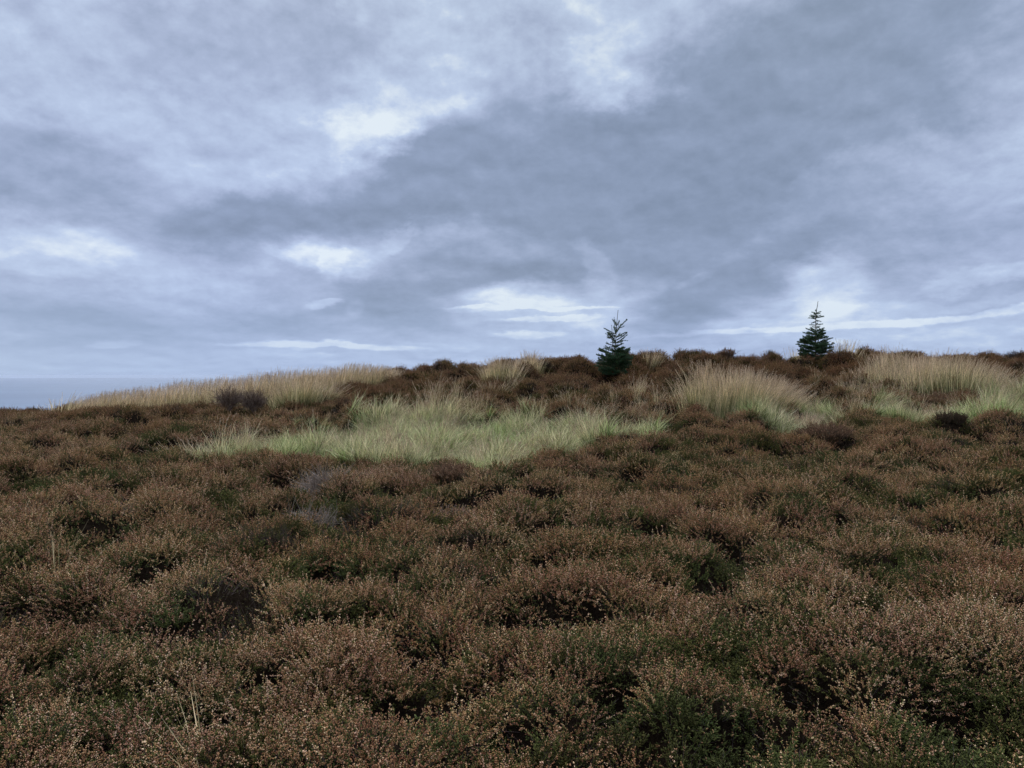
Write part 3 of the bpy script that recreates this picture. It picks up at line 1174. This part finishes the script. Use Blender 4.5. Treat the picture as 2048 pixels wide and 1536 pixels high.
G_T = 'tussocks of tall grass and rush on the moor'
clump('rush_clump', 'broad straw topped rush clump with green stems in front of the ridge, right of centre', 'rush clump',
      1465, 815, 225, 1.0, 1.02, 4600, G_T, .42, fan=.30, lean=(.10, 0), seed=301, shape=([-1, -.8, -.2, .6, 1], [.95, 1.02, 1.05, 1.0, .85]))
clump('rush_clump', 'large straw and green tussock on the right skyline beyond the second spruce', 'rush clump',
      1842, 762, 258, 2.2, .88, 5600, G_T, .38, fan=.18, lean=(.10, 0), seed=302, shape=([-1, -.5, 0, .5, 1], [.72, .9, 1.0, 1.0, .92]))
clump('rush_clump', 'dark green rush tussock with straw tips at the right end of the left grass bank', 'rush clump',
      600, 800, 125, .7, .78, 1900, G_T, .6, fan=.45, seed=303)
clump('rush_clump', 'dense small green based tussock under the right end of the left grass bank', 'rush clump',
      700, 765, 70, .5, .50, 500, G_T, .6, fan=.3, seed=313)
clump('grass_tussock', 'pale grass tussock standing on the skyline left of the first spruce', 'grass tussock',
      1012, 745, 76, .7, .92, 900, G_T, .25, fan=.28, seed=304, dist=16.2)
clump('grass_tussock', 'low sloping straw tussock beside the pale tussock on the middle skyline', 'grass tussock',
      1066, 742, 70, .6, .74, 600, G_T, .15, fan=.25, seed=305, dist=16.9)
clump('grass_tuft', 'sparse pale tuft of grass alone against the sea at far left', 'grass tuft',
      107, 822, 60, .5, .78, 130, G_T, .1, fan=.5, seed=306, seedf=.3, thick=.0075, dist=17.2)
clump('grass_tuft', 'thin wispy grass tuft on the skyline just left of the second spruce', 'grass tuft',
      1588, 712, 46, .4, .72, 60, G_T, 0, fan=.4, seed=307, dist=18.6, seedf=.3, thick=.006)
clump('grass_tuft', 'thin pale grass between the second spruce and the right tussock', 'grass tuft',
      1690, 712, 70, .5, .74, 160, G_T, .1, fan=.3, seed=308, dist=17.8, thick=.005)
clump('grass_tuft', 'short straw tuft among the heather on the skyline right of the first spruce', 'grass tuft',
      1296, 722, 34, .4, .60, 130, G_T, .1, fan=.2, seed=309, dist=17.6)
clump('grass_tussock', 'straw grass tuft spilling from the right foot of the broad rush clump', 'grass tussock',
      1590, 828, 90, .9, .50, 700, G_T, .15, fan=.6, seed=310)
clump('grass_tuft', 'straw tuft at the foot of the pale skyline tussock in the brown heather', 'grass tuft',
      990, 772, 70, .5, .58, 130, G_T, .1, fan=.5, seed=311)
clump('grass_tuft', 'drooping straw tuft at the left tip of the green grass patch', 'grass tuft',
      385, 890, 60, .5, .50, 60, G_T, 0, fan=1.0, seed=312)
clump('grass_tuft', 'few long dry bents arching over the heather at the left edge', 'grass tuft',
      118, 1105, 45, .12, .58, 12, G_T, 0, fan=.6, seed=314, seedf=0)
clump('grass_tuft', 'few pale dry stalks leaning in the lower left foreground heather', 'grass tuft',
      400, 1430, 46, .08, .50, 12, G_T, 0, fan=.6, seed=315, seedf=0)


# ------------------------------------------------------------------ bushes that stand out
def bush(label, px, py, wpx, hfac, mats, seed, dens=1.0, sparse=False, name='heather_bush', dist=None, lift=0.0, lean=(0, 0)):
    """rounded shrub: woody stems fanning from the root plus sprigs over the dome"""
    g = np.random.default_rng(seed)
    cx, cy = hit(px, py)
    if dist is not None:
        cy = dist
        cx = (px - 1024) / F * cy
    r = wpx / F * cy / 2
    h = r * 2 * hfac
    z0 = float(sample(CAN, cx, cy)) - .06 + lift + (.08 if sparse else 0)
    root = empty(name, (cx, cy, z0 - .15))
    tag(root, label, 'bush', 'heather bushes standing out of the moor')
    nst = int(60 * dens)
    d = cone_dirs(nst, g, 1.9 if sparse else 1.2)
    d = d * np.array([r, r, h])
    L = np.linalg.norm(d, axis=1)
    dn = d / L[:, None]
    S = Soup()
    P = stems_paths(np.zeros((nst, 3)) + g.normal(0, .02, (nst, 3)), dn, L + .1, g.normal(0, .04, (nst, 3)) + np.array([lean[0], lean[1], 0]) * h, 5)
    W = np.array([3.2, 2.6, 2.0, 1.4, .7])[None] * .001 * np.ones((nst, 1))
    V, Q, v, hh = ribbon(P, W, g.random(nst))
    S.add(V, Q=Q, mat=0, v=v, h=hh)
    # side twigs
    nt = nst * (22 if sparse else 5)
    i = g.integers(0, nst, nt)
    t = g.uniform(.35, 1, nt)
    c = pick(P[i], t[:, None])[:, 0]
    d2 = dn[i] + g.normal(0, .55, (nt, 3))
    d2 /= np.linalg.norm(d2, axis=1, keepdims=True)
    P2 = stems_paths(c, d2, g.uniform(.05, .20 if sparse else .14, nt), g.normal(0, .02, (nt, 3)), 4)
    V, Q, v, hh = ribbon(P2, np.array([1.5, 1.2, .9, .5])[None] * (.0015 if sparse else .001) * np.ones((nt, 1)), g.random(nt))
    S.add(V, Q=Q, mat=0, v=v, h=hh)
    link('stems', S.mesh('stems', [mats[2]]), root)
    ns = int((120 if sparse else 620) * dens)
    a = cone_dirs(ns, g, 1.6)
    rad = g.uniform(.70, 1.0, ns)
    pos = a * np.array([r, r, h]) * rad[:, None] + np.array([0, 0, .12]) + np.array([lean[0], lean[1], 0]) * h * a[:, 2:3]
    pos += g.normal(0, .012, (ns, 3))
    dd = a * np.array([1, 1, .9]) + np.array([0, 0, .5]) + g.normal(0, .25, (ns, 3))
    dd /= np.linalg.norm(dd, axis=1, keepdims=True)
    S = Soup()
    sprigs(S, pos - dd * .05, dd, g.uniform(.07, .13, ns), 3 if sparse else 15, 3, .0065, .013, g, stem_w=.0011, mats=(0, 1, 2))
    link('sprigs', S.mesh('sprigs', [mats[0], mats[1], mats[2]]), root)
    return root


M_fl_b = plant_mat('brown_heather_bells', [(0, (.11, .055, .025)), (.5, (.23, .125, .065)), (1, (.42, .27, .16))], (0.8, 0.7, 0.65, 1), 6.0)
M_fl_t = plant_mat('tan_heather_bells', [(0, (.14, .08, .05)), (.5, (.27, .175, .12)), (1, (.44, .33, .25))], (0.8, 0.7, 0.65, 1), 6.0)
M_lf_d = plant_mat('dark_heather_leaves', [(0, (.018, .024, .012)), (1, (.05, .05, .026))], (0.9, 0.8, 0.7, 1), 6.0)
M_lf_p = plant_mat('purple_brown_leaves', [(0, (.035, .021, .012)), (1, (.11, .068, .038))], (0.9, 0.85, 0.8, 1), 6.0)
M_twg2 = plant_mat('brown_bare_twigs', [(0, (.10, .068, .048)), (1, (.28, .20, .145))], (0.85, 0.8, 0.8, 1), 6.0)
BR = (M_fl_b, M_lf_d, M_dark)
TN = (M_fl_t, M_lf_d, M_dark)
DK = (M_lf_p, M_lf_d, M_dark)
DD_ = (M_dead, M_dead, M_dead)

bush('rounded reddish brown heather bush at the near edge of the green grass patch', 905, 945, 92, .40, BR, 401, 1.2)
bush('small heather bush just below the rounded brown bush by the grass', 900, 985, 95, .30, TN, 402)
bush('upper grey dead heather bush with bare twigs left of the grass patch', 655, 955, 80, .50, DD_, 403, 1.0, True, lean=(.25, 0))
bush('lower grey dead heather bush with bare twigs, below the other grey one', 628, 1005, 60, .42, DD_, 404, .8, True)
bush('grey dead heather sprawling low in the heather at left', 240, 985, 70, .30, DD_, 405, .7, True, lean=(.3, 0))
bush('bare twiggy bush, left one of the pair in front of the straw bank', 460, 822, 40, .75, (M_fl_b, M_fl_b, M_twg2), 406, .9, True, lift=.15)
bush('bare twiggy bush, right one of the pair in front of the straw bank', 508, 818, 34, .95, (M_fl_b, M_fl_b, M_twg2), 407, .9, True, lift=.15)
bush('very dark low heather bush in front of the grass at right', 1903, 845, 62, .35, DK, 408, 1.1)
bush('small brown heather bush at the foot of the broad rush clump', 1478, 822, 34, .70, BR, 409, .7, lift=.06)
bush('brown heather mound right of centre beyond the nearer heather', 1650, 858, 120, .35, BR, 410, 1.4)
bush('brown heather bush between the right tussock and the bright grass', 1880, 790, 110, .33, BR, 411, 1.3)
bush('purple grey heather bush alone in the middle distance on the right', 1722, 915, 46, .50, DK, 412, .9, True)
bush('brown heather bush at the right end of the grass patch', 1315, 880, 80, .38, BR, 413)
bush('small brown heather bush inside the near end of the grass patch', 792, 905, 44, .36, BR, 414, .7)
bush('low brown heather bush inside the grass patch near its right end', 1000, 905, 62, .26, BR, 415, .8)
bush('dark twiggy bush sticking up on the skyline right of the first spruce', 1300, 712, 20, .9, DK, 416, .5, dist=18.2)
bush('little dark shrub nearest the first spruce on the skyline', 1277, 716, 14, .9, DK, 417, .35, dist=18.2)
bush('brown bush rising from the skyline midway between the two spruces', 1455, 716, 34, .55, BR, 418, .6, dist=18.3, lift=.08)
bush('dark brown bush on the skyline just left of the first spruce', 1155, 726, 26, .65, BR, 419, .5, dist=17.8, lift=.08)
bush('dark bush at the top right end of the pale skyline tussock', 1088, 726, 28, .5, DK, 420, .6, dist=17.6)
bush('low dark bush on the skyline at far left above the sea', 72, 828, 52, .30, DK, 421, .7)
bush('dark bush on the skyline at the right edge', 2035, 716, 54, .34, DK, 422, .8, dist=18.3)


# ------------------------------------------------------------------ spruce saplings
def needles(S, path, dens, length, rad_n, g, mat=0, t0=0.0):
    """needles all round polylines path (n,k,3)"""
    n = path.shape[0]
    seg = np.linalg.norm(np.diff(path, axis=1), axis=2).sum(1)
    cnt = max(6, int(dens * float(seg.mean())))
    t = g.uniform(t0, 1, (n, cnt))
    c = pick(path, t).reshape(-1, 3)
    tan = (path[:, -1] - path[:, 0])
    tan /= np.linalg.norm(tan, axis=1, keepdims=True)
    tan = np.repeat(tan, cnt, 0)
    a = g.normal(0, 1, c.shape)
    a -= tan * (a * tan).sum(1, keepdims=True)
    a /= np.linalg.norm(a, axis=1, keepdims=True)
    d = a * .75 + tan * .65
    d /= np.linalg.norm(d, axis=1, keepdims=True)
    V, T, v = bits(c + d * length * .5, d, length * g.uniform(.7, 1.1, len(c)), rad_n, g.random(len(c)))
    S.add(V, T=T, mat=mat, v=v)


def spruce(label, px, dist, base_y, tip_y, seed, leaders, whorls, dense_top):
    """leaders: list of polylines in photo px relative to the axis (dx, y); whorls: (y, half width px, rise, count)"""
    g = np.random.default_rng(seed)
    k = dist / F
    cx = (px - 1024) * k
    zb = CZ + (HY - base_y) * k - .22
    root = empty('spruce_tree', (cx, dist, zb))
    tag(root, label, 'tree', 'young spruces on the skyline')
    Zof = lambda y: CZ + (HY - y) * k - zb
    S = Soup()
    leadp = []
    for j, (pts, w0) in enumerate(leaders):
        P = np.array([[dx * k, g.normal(0, .004), Zof(y)] for dx, y in pts])
        tt = np.linspace(0, 1, 12)
        f = np.linspace(0, 1, len(P))
        Pp = np.stack([np.interp(tt, f, P[:, i]) for i in range(3)], -1)[None]
        leadp.append(Pp)
        W = np.linspace(w0, .0045, 12)[None]
        V, Q, v, h = ribbon(Pp, W, np.array([.5]), 6)
        S.add(V, Q=Q, mat=0, v=np.clip(v + g.normal(0, .15, len(v)), 0, 1), h=h)
    link('trunk', S.mesh('trunk', [M_bark]), root)
    C = Soup()
    # sparse needles on the leaders
    for Pp in leadp:
        needles(C, Pp[:, 6:], 260, .016, .0014, g)
    A = leadp[0][0]

    def axis_at(z):
        return np.array([np.interp(z, A[:, 2], A[:, 0]), 0, z])
    for (y, hw, rise, cnt, nsub) in whorls:
        z = Zof(y)
        for q in range(cnt):
            a = g.uniform(0, 2 * math.pi) if cnt > 6 else (q + g.uniform(.1, .9)) * 2 * math.pi / cnt
            L = hw * k * g.uniform(.72, 1.08)
            st = axis_at(z + g.normal(0, .02))
            dv = np.array([math.cos(a), math.sin(a), 0])
            rs = rise * g.uniform(.7, 1.3)
            s = np.linspace(0, 1, 7)[:, None]
            curve = np.where(g.random() < .5, 1, -1) * .06
            P = st + dv * L * s + np.array([0, 0, 1]) * L * rs * (s - curve * 4 * s * (1 - s))
            W = np.linspace(.0055, .003, 7)[None] * (.6 + .5 * L / .35)
            V, Q, v, h = ribbon(P[None], W, g.random(1), 4)
            C.add(V, Q=Q, mat=1, v=v, h=h)
            needles(C, P[None], 640, .025, .0026, g, t0=.08)
            # side shoots, paired
            if nsub:
                m = nsub
                ts = g.uniform(.22, .96, m)
                c = pick(P[None], ts[None])[0]
                sgn = np.where(np.arange(m) % 2 == 0, 1, -1)[:, None]
                side = np.cross(dv, [0, 0, 1.0])[None] * sgn
                d2 = dv[None] * .75 + side * g.uniform(.5, .9, (m, 1)) + np.array([[0, 0, 1]]) * g.uniform(.0, .55, (m, 1))
                d2 /= np.linalg.norm(d2, axis=1, keepdims=True)
                L2 = L * (1.1 - ts) * g.uniform(.45, .8, m) + .03
                P2 = stems_paths(c, d2, L2, np.array([[0, 0, 1]]) * L2[:, None] * g.uniform(-.1, .25, (m, 1)), 5)
                V, Q, v, h = ribbon(P2, np.array([2.6, 2.4, 2, 1.8, 1.5])[None] * .001 * np.ones((m, 1)), g.random(m), 3)
                C.add(V, Q=Q, mat=1, v=v, h=h)
                needles(C, P2, 620, .022, .0024, g)
    link('crown', C.mesh('crown', [M_needle, M_shoot]), root)
    return root


# (y, half width in px, rise, branches, side shoots)
spruce('young green spruce with a forked double leader, the left one on the ridge', 1227, 16.3, 738, 620, 501,
       [([(-1, 760), (4, 690), (5, 668), (6, 650), (9, 620)], .013), ([(3, 700), (-2, 690), (-3, 676), (-3, 662), (-4, 650)], .008),
        ([(4, 672), (-2, 666), (2, 655), (1, 634)], .005), ([(6, 660), (10, 652), (11, 640)], .006)],
       [(652, 9, 1.6, 3, 0), (667, 29, .70, 5, 1), (675, 22, .55, 4, 1), (684, 26, .55, 5, 2), (688, 14, .30, 4, 1), (695, 17, .35, 5, 2), (702, 24, .30, 6, 4), (708, 30, .32, 8, 6),
        (714, 35, .28, 9, 8), (720, 34, .24, 10, 8), (726, 36, .26, 12, 8), (732, 36, .22, 12, 8), (738, 34, .18, 12, 8), (744, 30, .15, 12, 8), (750, 26, .1, 10, 8)], 0)
spruce('young spruce with one long bare leader, the right one on the skyline', 1631, 18.0, 707, 603, 502,
       [([(0, 730), (0, 670), (0, 640), (1, 622), (3, 612), (4, 603)], .014)],
       [(626, 10, .25, 5, 0), (632, 12, .2, 5, 0), (637, 16, .25, 6, 1), (643, 10, -.25, 4, 0), (650, 12, .15, 3, 0), (657, 9, .1, 3, 0), (664, 18, .35, 6, 2),
        (669, 22, .3, 8, 4), (675, 24, .25, 9, 5), (681, 28, .25, 10, 6), (687, 29, .26, 10, 7), (693, 32, .24, 10, 8), (699, 35, .22, 11, 8),
        (705, 33, .18, 12, 8), (711, 33, .12, 12, 8), (717, 30, .1, 10, 8)], 0)


# ------------------------------------------------------------------ sea air
def build_haze():
    x0, x1, y0, y1, z0, z1 = -64000, 64000, -64000, 64000, -216.0, 6.0
    V = np.array([(x, y, z) for x in (x0, x1) for y in (y0, y1) for z in (z0, z1)], float)
    Q = np.array([(0, 1, 3, 2), (4, 6, 7, 5), (0, 4, 5, 1), (2, 3, 7, 6), (0, 2, 6, 4), (1, 5, 7, 3)])
    m = bpy.data.materials.new('sea_haze')
    m.use_nodes = True
    t = NT(m.node_tree)
    t.n.clear()
    out = t.node('ShaderNodeOutputMaterial')
    pv = t.node('ShaderNodeVolumePrincipled')
    pv.inputs['Color'].default_value = (.86, .92, 1.0, 1)
    pv.inputs['Density'].default_value = 0.00002
    t.l.new(pv.outputs[0], out.inputs['Volume'])
    o = link('haze', mesh_from('haze', V, quads=Q, mats=[m]))
    tag(o, kind='stuff')


build_haze()
